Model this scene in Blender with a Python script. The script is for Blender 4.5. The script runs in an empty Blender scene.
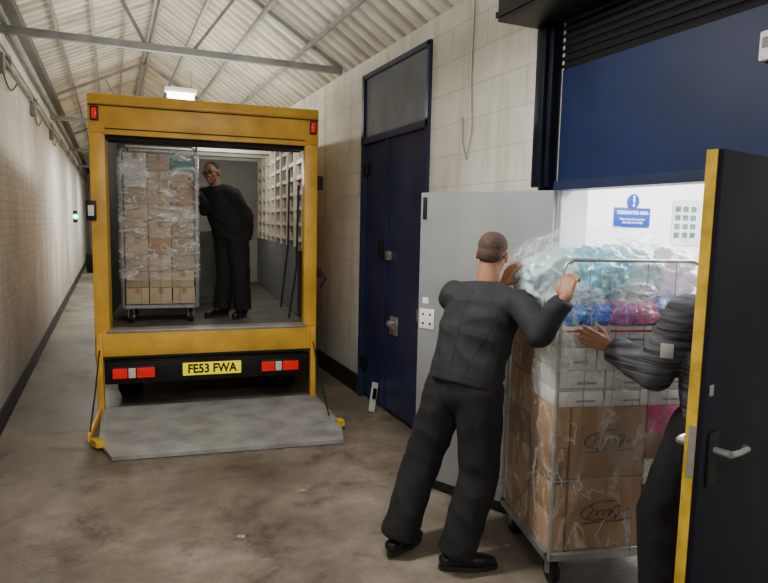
import bpy, bmesh, math, random
from mathutils import Vector, Matrix, noise
from mathutils.bvhtree import BVHTree
random.seed(7)
scene=bpy.context.scene
COL=scene.collection
V=Vector
def lin(c):
    c=c/255.0
    return c/12.92 if c<=0.04045 else ((c+0.055)/1.055)**2.4
def rgb(r,g,b): return (lin(r),lin(g),lin(b),1.0)

# ---------------------------------------------------------------- materials
MATS={}
def mat(name,col,rough=0.6,metal=0.0,var=0.12,vscale=6.0,bump=0.0,bscale=40.0,emis=0.0,emcol=None,spec=0.4,stretch=None,alpha=None,detail=5):
    if name in MATS: return MATS[name]
    m=bpy.data.materials.new(name); m.use_nodes=True
    nt=m.node_tree; N=nt.nodes; Lk=nt.links
    b=N["Principled BSDF"]
    b.inputs["Roughness"].default_value=rough
    b.inputs["Metallic"].default_value=metal
    b.inputs["Specular IOR Level"].default_value=spec
    if alpha is not None: b.inputs["Alpha"].default_value=alpha
    tc=N.new("ShaderNodeTexCoord")
    src=tc.outputs["Object"]
    if stretch:
        mp=N.new("ShaderNodeMapping"); mp.inputs["Scale"].default_value=stretch
        Lk.new(src,mp.inputs["Vector"]); src=mp.outputs["Vector"]
    nz=N.new("ShaderNodeTexNoise"); nz.inputs["Scale"].default_value=vscale
    nz.inputs["Detail"].default_value=detail
    Lk.new(src,nz.inputs["Vector"])
    cr=N.new("ShaderNodeValToRGB")
    cr.color_ramp.elements[0].position=0.32; cr.color_ramp.elements[1].position=0.68
    c0=tuple(x*(1-var) for x in col[:3])+(1,); c1=tuple(min(1,x*(1+var)) for x in col[:3])+(1,)
    cr.color_ramp.elements[0].color=c0; cr.color_ramp.elements[1].color=c1
    Lk.new(nz.outputs["Fac"],cr.inputs["Fac"]); Lk.new(cr.outputs["Color"],b.inputs["Base Color"])
    if bump>0:
        n2=N.new("ShaderNodeTexNoise"); n2.inputs["Scale"].default_value=bscale; n2.inputs["Detail"].default_value=4
        Lk.new(src,n2.inputs["Vector"])
        bp=N.new("ShaderNodeBump"); bp.inputs["Strength"].default_value=bump; bp.inputs["Distance"].default_value=0.02
        Lk.new(n2.outputs["Fac"],bp.inputs["Height"]); Lk.new(bp.outputs["Normal"],b.inputs["Normal"])
    if emis>0:
        b.inputs["Emission Color"].default_value=emcol or col
        b.inputs["Emission Strength"].default_value=emis
    MATS[name]=m; return m

def brick_mat(name,c1,c2,mortar,bw,bh,axes,rough=0.7,dirt=0.35,msize=0.008,bump=0.4):
    m=bpy.data.materials.new(name); m.use_nodes=True
    nt=m.node_tree; N=nt.nodes; Lk=nt.links; b=N["Principled BSDF"]
    b.inputs["Roughness"].default_value=rough
    tc=N.new("ShaderNodeTexCoord"); sp=N.new("ShaderNodeSeparateXYZ"); cb=N.new("ShaderNodeCombineXYZ")
    Lk.new(tc.outputs["Object"],sp.inputs[0])
    Lk.new(sp.outputs[axes[0]],cb.inputs[0]); Lk.new(sp.outputs[axes[1]],cb.inputs[1])
    br=N.new("ShaderNodeTexBrick"); Lk.new(cb.outputs[0],br.inputs["Vector"])
    br.inputs["Color1"].default_value=c1; br.inputs["Color2"].default_value=c2; br.inputs["Mortar"].default_value=mortar
    br.inputs["Scale"].default_value=1.0; br.inputs["Mortar Size"].default_value=msize; br.inputs["Mortar Smooth"].default_value=0.6
    br.inputs["Brick Width"].default_value=bw; br.inputs["Row Height"].default_value=bh
    nz=N.new("ShaderNodeTexNoise"); nz.inputs["Scale"].default_value=1.1; nz.inputs["Detail"].default_value=8; nz.inputs["Roughness"].default_value=0.65
    Lk.new(tc.outputs["Object"],nz.inputs["Vector"])
    cr=N.new("ShaderNodeValToRGB"); cr.color_ramp.elements[0].position=0.3; cr.color_ramp.elements[1].position=0.62
    cr.color_ramp.elements[0].color=(1-dirt,1-dirt*1.05,1-dirt*1.15,1); cr.color_ramp.elements[1].color=(1,1,1,1)
    Lk.new(nz.outputs["Fac"],cr.inputs["Fac"])
    mp=N.new("ShaderNodeMapping"); mp.inputs["Scale"].default_value=(5,5,0.35); Lk.new(tc.outputs["Object"],mp.inputs["Vector"])
    ns=N.new("ShaderNodeTexNoise"); ns.inputs["Scale"].default_value=1.5; ns.inputs["Detail"].default_value=6; Lk.new(mp.outputs["Vector"],ns.inputs["Vector"])
    cs=N.new("ShaderNodeValToRGB"); cs.color_ramp.elements[0].position=0.3; cs.color_ramp.elements[1].position=0.5
    cs.color_ramp.elements[0].color=(0.78,0.76,0.72,1); cs.color_ramp.elements[1].color=(1,1,1,1)
    Lk.new(ns.outputs["Fac"],cs.inputs["Fac"])
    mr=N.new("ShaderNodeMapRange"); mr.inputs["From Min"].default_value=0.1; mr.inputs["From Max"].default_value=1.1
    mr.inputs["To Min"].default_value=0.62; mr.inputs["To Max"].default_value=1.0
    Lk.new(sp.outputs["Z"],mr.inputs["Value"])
    def mul(a_,b_):
        mx=N.new("ShaderNodeMix"); mx.data_type='RGBA'; mx.blend_type='MULTIPLY'; mx.inputs["Factor"].default_value=1
        Lk.new(a_,mx.inputs["A"]); Lk.new(b_,mx.inputs["B"]); return mx.outputs["Result"]
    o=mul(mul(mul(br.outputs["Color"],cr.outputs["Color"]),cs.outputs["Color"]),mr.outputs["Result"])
    Lk.new(o,b.inputs["Base Color"])
    n2=N.new("ShaderNodeTexNoise"); n2.inputs["Scale"].default_value=30
    Lk.new(tc.outputs["Object"],n2.inputs["Vector"])
    ad=N.new("ShaderNodeMath"); ad.operation='MULTIPLY_ADD'; ad.inputs[1].default_value=-1.0
    Lk.new(br.outputs["Fac"],ad.inputs[0]); Lk.new(n2.outputs["Fac"],ad.inputs[2])
    bp=N.new("ShaderNodeBump"); bp.inputs["Strength"].default_value=bump; bp.inputs["Distance"].default_value=0.006
    Lk.new(ad.outputs[0],bp.inputs["Height"]); Lk.new(bp.outputs["Normal"],b.inputs["Normal"])
    MATS[name]=m; return m

def roof_mat():
    m=bpy.data.materials.new("ribbed_roof_sheet"); m.use_nodes=True
    nt=m.node_tree; N=nt.nodes; Lk=nt.links; b=N["Principled BSDF"]; b.inputs["Roughness"].default_value=0.7
    tc=N.new("ShaderNodeTexCoord")
    wv=N.new("ShaderNodeTexWave"); wv.wave_type='BANDS'; wv.bands_direction='Y'; wv.inputs["Scale"].default_value=1.55; wv.inputs["Distortion"].default_value=0.15  # dark bands in the colour stand in for shading between the ribs
    Lk.new(tc.outputs["Object"],wv.inputs["Vector"])
    cr=N.new("ShaderNodeValToRGB"); e=cr.color_ramp.elements
    e[0].position=0.0; e[0].color=rgb(176,172,158); e[1].position=0.3; e[1].color=rgb(222,218,204)
    Lk.new(wv.outputs["Fac"],cr.inputs["Fac"])
    mp=N.new("ShaderNodeMapping"); mp.inputs["Scale"].default_value=(0.7,2.2,0.7); Lk.new(tc.outputs["Object"],mp.inputs["Vector"])
    nz=N.new("ShaderNodeTexNoise"); nz.inputs["Scale"].default_value=1.6; nz.inputs["Detail"].default_value=8; nz.inputs["Roughness"].default_value=0.65
    Lk.new(mp.outputs["Vector"],nz.inputs["Vector"])
    c2=N.new("ShaderNodeValToRGB"); e=c2.color_ramp.elements
    e[0].position=0.32; e[0].color=(0.50,0.46,0.40,1); e[1].position=0.62; e[1].color=(1,1,1,1)
    Lk.new(nz.outputs["Fac"],c2.inputs["Fac"])
    mx=N.new("ShaderNodeMix"); mx.data_type='RGBA'; mx.blend_type='MULTIPLY'; mx.inputs["Factor"].default_value=1
    Lk.new(cr.outputs["Color"],mx.inputs["A"]); Lk.new(c2.outputs["Color"],mx.inputs["B"])
    Lk.new(mx.outputs["Result"],b.inputs["Base Color"])
    Lk.new(mx.outputs["Result"],b.inputs["Emission Color"]); b.inputs["Emission Strength"].default_value=0.05  # sheets also given a faint glow of their own to brighten them
    return m

def floor_mat():
    m=bpy.data.materials.new("stained_concrete"); m.use_nodes=True
    nt=m.node_tree; N=nt.nodes; Lk=nt.links; b=N["Principled BSDF"]
    tc=N.new("ShaderNodeTexCoord")
    n1=N.new("ShaderNodeTexNoise"); n1.inputs["Scale"].default_value=0.9; n1.inputs["Detail"].default_value=14; n1.inputs["Roughness"].default_value=0.76
    n2=N.new("ShaderNodeTexNoise"); n2.inputs["Scale"].default_value=2.3; n2.inputs["Detail"].default_value=12; n2.inputs["Roughness"].default_value=0.74; n2.inputs["Distortion"].default_value=0.3
    n3=N.new("ShaderNodeTexNoise"); n3.inputs["Scale"].default_value=60
    for n in(n1,n2,n3): Lk.new(tc.outputs["Object"],n.inputs["Vector"])
    c1=N.new("ShaderNodeValToRGB"); e=c1.color_ramp.elements
    e[0].position=0.36; e[0].color=rgb(78,70,60); e[1].position=0.66; e[1].color=rgb(142,132,118)
    x=c1.color_ramp.elements.new(0.5); x.color=rgb(110,101,89)
    c2=N.new("ShaderNodeValToRGB"); e=c2.color_ramp.elements
    e[0].position=0.34; e[0].color=(0.28,0.25,0.22,1); e[1].position=0.48; e[1].color=(1,1,1,1)
    Lk.new(n1.outputs["Fac"],c1.inputs["Fac"]); Lk.new(n2.outputs["Fac"],c2.inputs["Fac"])
    mx=N.new("ShaderNodeMix"); mx.data_type='RGBA'; mx.blend_type='MULTIPLY'; mx.inputs["Factor"].default_value=0.75
    Lk.new(c1.outputs["Color"],mx.inputs["A"]); Lk.new(c2.outputs["Color"],mx.inputs["B"])
    Lk.new(mx.outputs["Result"],b.inputs["Base Color"])
    mr=N.new("ShaderNodeMapRange"); mr.inputs["From Min"].default_value=0.35; mr.inputs["From Max"].default_value=0.6; mr.inputs["To Min"].default_value=0.28; mr.inputs["To Max"].default_value=0.64
    Lk.new(n1.outputs["Fac"],mr.inputs["Value"]); Lk.new(mr.outputs["Result"],b.inputs["Roughness"])
    bp=N.new("ShaderNodeBump"); bp.inputs["Strength"].default_value=0.25; bp.inputs["Distance"].default_value=0.01
    Lk.new(n3.outputs["Fac"],bp.inputs["Height"]); Lk.new(bp.outputs["Normal"],b.inputs["Normal"])
    return m

def film_mat(name,col,base,patch,crease,scale,rough=0.12,width=0.05,bump=0.6,st=(1,1,2.2)):
    """clear plastic film: faint haze, cloudy patches and crease glints put in as pale opaque lines"""
    m=bpy.data.materials.new(name); m.use_nodes=True
    nt=m.node_tree; N=nt.nodes; Lk=nt.links; b=N["Principled BSDF"]
    b.inputs["Base Color"].default_value=col; b.inputs["Roughness"].default_value=rough
    b.inputs["Specular IOR Level"].default_value=1.0
    tc=N.new("ShaderNodeTexCoord"); mp=N.new("ShaderNodeMapping"); mp.inputs["Scale"].default_value=st
    mp.inputs["Rotation"].default_value=(0.3,0.45,0.4)
    Lk.new(tc.outputs["Object"],mp.inputs["Vector"])
    nz=N.new("ShaderNodeTexNoise"); nz.inputs["Scale"].default_value=scale; nz.inputs["Detail"].default_value=4; nz.inputs["Distortion"].default_value=1.0
    n2=N.new("ShaderNodeTexNoise"); n2.inputs["Scale"].default_value=scale*0.55; n2.inputs["Detail"].default_value=5; n2.inputs["Distortion"].default_value=1.2
    Lk.new(mp.outputs["Vector"],nz.inputs["Vector"]); Lk.new(mp.outputs["Vector"],n2.inputs["Vector"])
    def M(op,a,bv):
        q=N.new("ShaderNodeMath"); q.operation=op
        for i,x in enumerate((a,bv)):
            if x is None: continue
            if isinstance(x,(int,float)): q.inputs[i].default_value=x
            else: Lk.new(x,q.inputs[i])
        return q.outputs[0]
    d=M('ABSOLUTE',M('SUBTRACT',nz.outputs["Fac"],0.5),None)
    mr=N.new("ShaderNodeMapRange"); mr.interpolation_type='SMOOTHSTEP'; mr.inputs["From Min"].default_value=0.0; mr.inputs["From Max"].default_value=width
    mr.inputs["To Min"].default_value=crease; mr.inputs["To Max"].default_value=0  # crease highlights put into the opacity as thin pale lines
    Lk.new(d,mr.inputs["Value"])
    m2=N.new("ShaderNodeMapRange"); m2.interpolation_type='SMOOTHSTEP'; m2.inputs["From Min"].default_value=0.48; m2.inputs["From Max"].default_value=0.66
    m2.inputs["To Min"].default_value=0; m2.inputs["To Max"].default_value=patch
    Lk.new(n2.outputs["Fac"],m2.inputs["Value"])
    a=M('ADD',M('ADD',mr.outputs["Result"],m2.outputs["Result"]),base)
    a=M('MINIMUM',a,0.95)
    Lk.new(a,b.inputs["Alpha"])
    bp=N.new("ShaderNodeBump"); bp.inputs["Strength"].default_value=bump; bp.inputs["Distance"].default_value=0.03
    Lk.new(nz.outputs["Fac"],bp.inputs["Height"]); Lk.new(bp.outputs["Normal"],b.inputs["Normal"])
    MATS[name]=m; return m

M_floor=floor_mat()
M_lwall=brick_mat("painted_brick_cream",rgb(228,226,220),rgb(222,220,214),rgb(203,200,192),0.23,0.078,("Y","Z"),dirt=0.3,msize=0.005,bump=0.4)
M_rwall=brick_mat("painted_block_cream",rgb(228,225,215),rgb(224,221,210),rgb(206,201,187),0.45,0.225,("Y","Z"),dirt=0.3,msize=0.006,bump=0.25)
M_base=mat("black_tar_paint",rgb(32,31,32),0.6,var=0.4,vscale=4)
M_roof=roof_mat()
M_steel=mat("painted_roof_steel",rgb(138,138,134),0.6,var=0.2)
M_blue=mat("dark_blue_paint",rgb(31,41,72),0.4,var=0.35,vscale=3,bump=0.08,bscale=8,detail=9)
M_bluepan=mat("blue_panel_paint",rgb(22,36,74),0.5,var=0.2,vscale=2,bump=0.1,bscale=5,spec=0.25)
M_navy=mat("navy_black_paint",rgb(12,15,30),0.42,var=0.3,vscale=3,bump=0.06,bscale=6,spec=0.2)
M_grey=mat("grey_door_paint",rgb(138,140,142),0.5,var=0.12,vscale=2.5,bump=0.06,bscale=5)
M_black=mat("black_plastic",rgb(18,18,19),0.5)
M_rub=mat("rubber",rgb(24,24,25),0.8)
M_yel=mat("yellow_vehicle_paint",rgb(224,172,58),0.4,var=0.2,vscale=4,spec=0.5,detail=9)
M_yelold=mat("worn_yellow_paint",rgb(202,164,40),0.5,var=0.35,vscale=14)
M_alu=mat("worn_aluminium",rgb(160,160,158),0.5,0.35,var=0.25,vscale=5,bump=0.1,bscale=30)
M_galv=mat("galvanised_steel",rgb(160,163,165),0.4,0.7,var=0.2,vscale=12)
M_wire=mat("dull_wire",rgb(120,122,124),0.5,0.5)
M_dark=mat("underbody_black",rgb(20,19,18),0.7)
M_redlamp=mat("red_lamp_lens",rgb(190,18,20),0.2,emis=0.35,emcol=rgb(255,20,20))
M_whlamp=mat("clear_lamp_lens",rgb(225,215,205),0.2)
M_plate=mat("glowing_yellow_plate",rgb(250,228,0),0.4,var=0.02,emis=0.6,emcol=rgb(250,230,0))  # plate given a glow of its own so it looks brighter
M_text=mat("black_print",rgb(10,10,10),0.5)
M_card=mat("cardboard",rgb(152,116,82),0.75,var=0.14,vscale=3,bump=0.05)
M_cardd=mat("cardboard_dark",rgb(130,98,68),0.8,var=0.12,vscale=3)
M_cardm=mat("cardboard_mid",rgb(166,130,94),0.8,var=0.12,vscale=3)
M_cardl=mat("cardboard_light",rgb(184,166,140),0.8,var=0.1,vscale=5)
M_cardg=mat("cardboard_greyish",rgb(164,148,126),0.8,var=0.1,vscale=5)
M_teal=mat("teal_carton",rgb(70,140,140),0.6,var=0.2)
M_white=mat("white_carton",rgb(216,214,212),0.6,var=0.05)
M_red=mat("red_print",rgb(190,40,45),0.6)
M_ink=mat("brown_ink",rgb(66,36,26),0.7)
M_tape=mat("packing_tape",rgb(168,134,94),0.3,var=0.05)
M_skin=mat("skin",rgb(160,112,86),0.5,var=0.1,vscale=20,bump=0.03)
M_skin2=mat("skin_tan",rgb(166,118,92),0.5,var=0.1,vscale=20)
M_skin3=mat("skin_dark",rgb(128,92,74),0.5,var=0.1,vscale=20)
M_hair=mat("short_dark_hair",rgb(78,60,50),0.8,var=0.3,vscale=90,bump=0.3,bscale=200)
M_hairb=mat("short_black_hair",rgb(26,23,21),0.8,var=0.3,vscale=90,bump=0.3,bscale=200)
M_jkt=mat("black_fleece",rgb(33,33,38),0.8,var=0.15,vscale=8,bump=0.35,bscale=7)
M_seam=mat("jacket_seam",rgb(22,22,25),0.9)
M_jkt3=mat("black_sweatshirt",rgb(26,26,31),0.85,var=0.2,vscale=8,bump=0.35,bscale=22)
M_trs=mat("black_trousers",rgb(25,25,29),0.85,var=0.15,vscale=8,bump=0.4,bscale=8,stretch=(1.6,1.6,0.6))
M_shoe=mat("black_leather",rgb(20,20,20),0.4)
M_sole=mat("shoe_sole",rgb(42,38,36),0.8)
M_knit=mat("striped_grey_knit",rgb(74,75,81),0.9,var=0.85,vscale=9,bump=0.3,bscale=50,stretch=(0.5,0.5,7.0),detail=1)
M_band=mat("pale_badge",rgb(190,190,188),0.6)
M_eyew=mat("eye_white",rgb(190,180,172),0.3,var=0.02)
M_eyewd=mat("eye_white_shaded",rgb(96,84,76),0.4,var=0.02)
M_eyed=mat("eye_iris",rgb(30,20,14),0.2)
M_roomw=mat("white_room_wall",rgb(240,240,240),0.6,var=0.02)
M_sign=mat("sign_blue",rgb(20,66,165),0.4,var=0.02)
M_paper=mat("white_paper",rgb(238,238,236),0.6,var=0.02)
M_ply=mat("load_floor_ply",rgb(92,88,82),0.7,var=0.3,vscale=6)
M_intw=mat("box_lining_white",rgb(216,212,204),0.6,var=0.12,vscale=3)
M_bulk=mat("bulkhead_grey",rgb(150,148,142),0.6,var=0.15,vscale=3)
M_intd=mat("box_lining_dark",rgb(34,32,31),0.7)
M_rail=mat("load_rail_pale",rgb(204,196,180),0.5,var=0.1)
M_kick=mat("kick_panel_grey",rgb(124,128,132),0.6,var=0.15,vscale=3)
M_glow=mat("lamp_tube",rgb(255,246,225),0.5,var=0,emis=12,emcol=(1,0.95,0.85,1))
M_tarp=mat("grey_blanket",rgb(118,120,118),0.9,var=0.2,bump=0.4,bscale=12)
M_strap=mat("dark_strap",rgb(48,44,34),0.8)
M_film=film_mat("stretch_film",(0.88,0.9,0.92,1),0.06,0.18,0.28,4.5,width=0.03,bump=0.6,st=(1.5,1.5,0.8))
M_film2=film_mat("stretch_film_thick",(0.92,0.93,0.95,1),0.10,0.32,0.42,6,width=0.03,bump=0.7)
M_film3=film_mat("clear_cover_film",(0.94,0.96,0.98,1),0.08,0.16,0.32,5,rough=0.06,width=0.03,bump=0.6,st=(1,1,1.3))
def bagmat(n,c,al=0.9): return mat(n,c,0.14,var=0.18,vscale=7,bump=0.6,bscale=10,spec=1.0,alpha=al)

# ---------------------------------------------------------------- mesh builder
class MB:
    def __init__(s): s.bm=bmesh.new()
    def box(s,c,size,rot=None,bev=0.0):
        t=bmesh.new(); bmesh.ops.create_cube(t,size=1)
        bmesh.ops.scale(t,vec=size,verts=t.verts)
        if bev>0: bmesh.ops.bevel(t,geom=t.edges[:]+t.verts[:],offset=bev,segments=2,profile=0.5,affect='EDGES')
        if rot is not None: bmesh.ops.transform(t,matrix=rot.to_4x4(),verts=t.verts)
        bmesh.ops.translate(t,vec=V(c),verts=t.verts); s._m(t); return s
    def bb(s,x0,x1,y0,y1,z0,z1,bev=0.0):
        return s.box(((x0+x1)/2,(y0+y1)/2,(z0+z1)/2),(abs(x1-x0),abs(y1-y0),abs(z1-z0)),None,bev)
    def _m(s,t):
        me=bpy.data.meshes.new("t"); t.to_mesh(me); t.free(); s.bm.from_mesh(me); bpy.data.meshes.remove(me)
    def cyl(s,p1,p2,r1,r2=None,seg=16,caps=True):
        p1,p2=V(p1),V(p2); r2=r1 if r2 is None else r2
        d=p2-p1; t=bmesh.new()
        bmesh.ops.create_cone(t,cap_ends=caps,segments=seg,radius1=r1,radius2=r2,depth=d.length)
        q=d.to_track_quat('Z','Y').to_matrix().to_4x4()
        bmesh.ops.transform(t,matrix=Matrix.Translation((p1+p2)/2)@q,verts=t.verts); s._m(t); return s
    def tube(s,pts,r,seg=8):
        pts=[V(p) for p in pts]; rings=[]; bm=s.bm
        for i,p in enumerate(pts):
            if i==0: d=pts[1]-p
            elif i==len(pts)-1: d=p-pts[i-1]
            else: d=(pts[i+1]-p).normalized()+(p-pts[i-1]).normalized()
            d.normalize()
            up=V((0,0,1)) if abs(d.z)<0.9 else V((1,0,0))
            if i>0:
                up=prev
            a=d.cross(up).normalized(); b=a.cross(d).normalized(); prev=b
            rings.append([bm.verts.new(p+a*math.cos(k*2*math.pi/seg)*r+b*math.sin(k*2*math.pi/seg)*r) for k in range(seg)])
        for i in range(len(rings)-1):
            for k in range(seg):
                bm.faces.new((rings[i][k],rings[i][(k+1)%seg],rings[i+1][(k+1)%seg],rings[i+1][k]))
        bm.faces.new(rings[0][::-1]); bm.faces.new(rings[-1]); return s
    def ball(s,c,r,seg=16,rot=None):
        if not hasattr(r,'__len__'): r=(r,r,r)
        t=bmesh.new(); bmesh.ops.create_uvsphere(t,u_segments=seg,v_segments=max(6,seg//2),radius=1)
        bmesh.ops.scale(t,vec=r,verts=t.verts)
        if rot is not None: bmesh.ops.transform(t,matrix=rot.to_4x4(),verts=t.verts)
        bmesh.ops.translate(t,vec=V(c),verts=t.verts); s._m(t); return s
    def prism(s,pts,z0,z1):
        bm=s.bm; a=[bm.verts.new((p[0],p[1],z0(p) if callable(z0) else z0)) for p in pts]
        b=[bm.verts.new((p[0],p[1],z1(p) if callable(z1) else z1)) for p in pts]
        n=len(pts); bm.faces.new(a[::-1]); bm.faces.new(b)
        for i in range(n): bm.faces.new((a[i],a[(i+1)%n],b[(i+1)%n],b[i]))
        return s
    def obj(s,name,m,parent=None,smooth=True,loc=None,rotz=None,ang=35):
        bmesh.ops.recalc_face_normals(s.bm,faces=s.bm.faces)
        me=bpy.data.meshes.new(name); s.bm.to_mesh(me); s.bm.free()
        if smooth:
            me.polygons.foreach_set("use_smooth",[True]*len(me.polygons)); me.set_sharp_from_angle(angle=math.radians(ang))
        me.materials.append(m)
        o=bpy.data.objects.new(name,me); COL.objects.link(o)
        if parent: o.parent=parent
        if loc: o.location=loc
        if rotz is not None: o.rotation_euler=(0,0,rotz)
        return o
def tag(o,label,cat,group=None,kind=None):
    if label: o["label"]=label
    if cat: o["category"]=cat
    if group: o["group"]=group
    if kind: o["kind"]=kind
    return o
def empty(name,loc,rotz,label,cat,group=None):
    e=bpy.data.objects.new(name,None); e.empty_display_size=0.2; COL.objects.link(e)
    e.location=loc; e.rotation_euler=(0,0,rotz); tag(e,label,cat,group); return e
def struct(o): o["kind"]="structure"; return o
def text(name,body,size,m,matrix,parent,align='CENTER',ext=0.001,off=0.0,sx=1.0):
    cu=bpy.data.curves.new(name,'FONT'); cu.body=body; cu.size=size; cu.align_x=align; cu.align_y='CENTER'; cu.extrude=ext; cu.offset=off
    o=bpy.data.objects.new(name,cu); COL.objects.link(o)
    bpy.context.view_layer.update()
    dg=bpy.context.evaluated_depsgraph_get(); me=bpy.data.meshes.new_from_object(o.evaluated_get(dg))
    bpy.data.objects.remove(o)
    me.transform(matrix@Matrix.Diagonal((sx,1,1,1))); me.materials.clear(); me.materials.append(m)
    ob=bpy.data.objects.new(name,me); COL.objects.link(ob); ob.parent=parent; return ob
FRONT=Matrix.Rotation(math.radians(90),4,'X')

# ---------------------------------------------------------------- room shell
LX=-0.86; RX=2.29; EY=30.0
struct(MB().bb(LX-0.2,9,-3,EY,-0.1,0).obj("floor",M_floor,smooth=False))
struct(MB().bb(LX-0.2,LX,-3,EY,0,3.82).obj("wall_left",M_lwall,smooth=False))
w=MB()
for (y0,y1,z0,z1) in [(5.75,EY,0,3.3),(4.36,5.75,3.15,3.3),(2.98,4.36,0,3.3),(-3,1.30,0,3.3),(1.30,2.98,2.9,3.3),(2.82,2.98,0,2.9)]:
    w.bb(RX,RX+0.2,y0,y1,z0,z1)
struct(w.obj("wall_right",M_rwall,smooth=False))
struct(MB().bb(LX,RX,EY,EY+0.1,0,4.6).obj("wall_back",M_rwall,smooth=False))
struct(MB().bb(LX,LX+0.015,-3,EY,0,0.17).obj("baseboard_left",M_base,smooth=False))
w=MB(); w.bb(RX-0.015,RX,5.76,EY,0,0.2); w.bb(RX-0.015,RX,2.98,4.35,0,0.16)
struct(w.obj("baseboard_right",M_base,smooth=False))
w=MB(); w.bb(RX+0.2,9,4.2,4.3,0,3.0); struct(w.obj("wall_room_back",M_roomw,smooth=False))
struct(MB().bb(9,9.1,-3,4.3,0,3.0).obj("wall_room_side",M_roomw,smooth=False))
struct(MB().bb(RX+0.2,9.1,-3.1,-3,0,3.0).obj("wall_room_front",M_roomw,smooth=False))
struct(MB().bb(RX+0.2,9.1,-3.1,4.3,3.0,3.05).obj("ceiling_room",M_roomw,smooth=False))
struct(MB().bb(RX+0.2,RX+0.21,2.83,4.2,0,3.0).obj("wall_room_lining",M_roomw,smooth=False))
struct(MB().bb(RX+0.02,RX+0.2,2.80,2.82,0,1.98).obj("trim_30",M_roomw,smooth=False))
def slope(xa,za,xb,zb):
    bm=bmesh.new(); prev=None; n=int(33/0.2*8)
    for i in range(n+1):
        y=-3+i*33.0/n; dz=0.026*math.sin(y/0.2*2*math.pi)
        a=bm.verts.new((xa,y,za+dz)); b=bm.verts.new((xb,y,zb+dz))
        if prev: bm.faces.new((prev[0],prev[1],b,a))
        prev=(a,b)
    return bm
RXX,RZ=0.60,4.50
bm=slope(LX-0.25,3.70,RXX,RZ); t=slope(RXX,RZ,RX+0.3,3.22)
me=bpy.data.meshes.new("t"); t.to_mesh(me); bm.from_mesh(me)
mb=MB(); mb.bm.free(); mb.bm=bm; struct(mb.obj("ceiling",M_roof,ang=80))
def lerp(a,b,t): return a+(b-a)*t
k=0
for f in (0.25,0.5,0.75,0.98):
    for side in (0,1):
        x=lerp(LX,RXX,f) if side==0 else lerp(RX,RXX,f)
        z=(lerp(3.80,RZ,f) if side==0 else lerp(3.30,RZ,f))-0.10
        k+=1; struct(MB().bb(x-0.015,x+0.015,-3,EY,z-0.022,z+0.022).obj("trim_%d"%k,M_steel,smooth=False))
def truss(y):
    e=empty("roof_truss",(0,y,0),0,"grey painted steel angle roof truss spanning the passage","roof truss","roof trusses over the passage")
    zt=3.33
    MB().bb(LX+0.01,RX-0.01,-0.03,0.03,zt-0.025,zt+0.03).bb(LX+0.01,RX-0.01,-0.045,0.045,zt+0.028,zt+0.036).obj("tie_beam",M_steel,e,smooth=False)
    def bar(nm,a,b,r=0.014):
        a=V((a[0],0,a[1]));b=V((b[0],0,b[1]));d=b-a
        rot=d.to_track_quat('X','Z').to_matrix()
        MB().box((a+b)/2,(d.length,0.04,r*2),rot).obj(nm,M_steel,e,smooth=False)
    bar("rafter",(LX+.02,3.66),(RXX,RZ-0.14),0.022); bar("rafter",(RX-.02,3.36),(RXX,RZ-0.14),0.022)
    bar("web_strut",(0.36,zt),(-0.02,4.02)); bar("web_strut",(0.75,zt),(1.20,3.95)); bar("web_strut",(0.36,zt),(RXX,RZ-0.15),0.01)
for y in (1.5,6.4,11.6,16.8,22): truss(y)

struct(MB().bb(RX-0.005,RX+0.06,1.30,2.82,1.99,2.60).obj("trim_20",M_bluepan,smooth=False))
struct(MB().bb(RX-0.03,RX+0.09,1.25,2.82,1.95,2.0).obj("trim_23",M_blue,smooth=False))
w=MB()
for i in range(8):
    z=2.60+i*0.04; w.cyl((RX+0.02,0.4,z+0.02),(RX+0.02,2.84,z+0.02),0.024,seg=8)
struct(w.obj("trim_21",M_black))
e=empty("shutter_box",(1.96,0.3,2.85),0,"black steel roller shutter housing above the doorway","shutter box")
MB().bb(0,0.32,0,2.69,0,0.43,0.01).obj("housing",M_black,e)
for z in (0.02,0.3): MB().bb(-0.012,0,0,2.69,z,z+0.03).obj("housing_rib",M_black,e)
struct(MB().bb(RX-0.07,RX-0.001,2.83,2.98,1.97,2.85,0.01).bb(RX-0.1,RX-0.05,2.86,2.93,1.97,2.84,0.01).obj("trim_22",M_navy))
struct(MB().bb(RX-0.012,RX-0.001,2.83,2.98,0,1.97).obj("trim_24",M_navy,smooth=False))
e=empty("alarm_sounder",(RX-0.006,1.625,2.44),0,"small white wall box on the blue panel","alarm box")
MB().bb(-0.03,0,-0.035,0.035,-0.055,0.055,0.008).obj("casing",M_paper,e)
MB().bb(-0.034,-0.03,-0.02,0.02,-0.01,0.03,0.002).obj("front_grille",M_steel,e)
e=empty("door_1",(RX,0,0),0,"dark blue steel double doors with a grey panel above them",None); e["kind"]="structure"
MB().bb(0.0,0.06,4.37,5.14,0.05,2.5).obj("door_leaf",M_blue,e,smooth=False)
MB().bb(0.01,0.06,5.16,5.74,0.05,2.5).obj("door_leaf",M_blue,e,smooth=False)
MB().bb(-0.03,0.08,4.36,4.40,0,3.15).bb(-0.03,0.08,5.70,5.75,0,3.15).bb(-0.03,0.08,4.36,5.75,3.11,3.15).bb(-0.03,0.08,4.36,5.75,2.50,2.56).bb(-0.02,0.03,5.13,5.17,0.05,2.5).bb(0.06,0.1,4.36,5.75,0,3.15).obj("door_frame",M_blue,e,smooth=False)
MB().bb(0.0,0.04,4.40,5.70,2.56,3.11).obj("transom_panel",mat("transom_grey",rgb(116,119,124),0.75,var=0.18,vscale=3,detail=9,spec=0.2),e,smooth=False)
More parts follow.
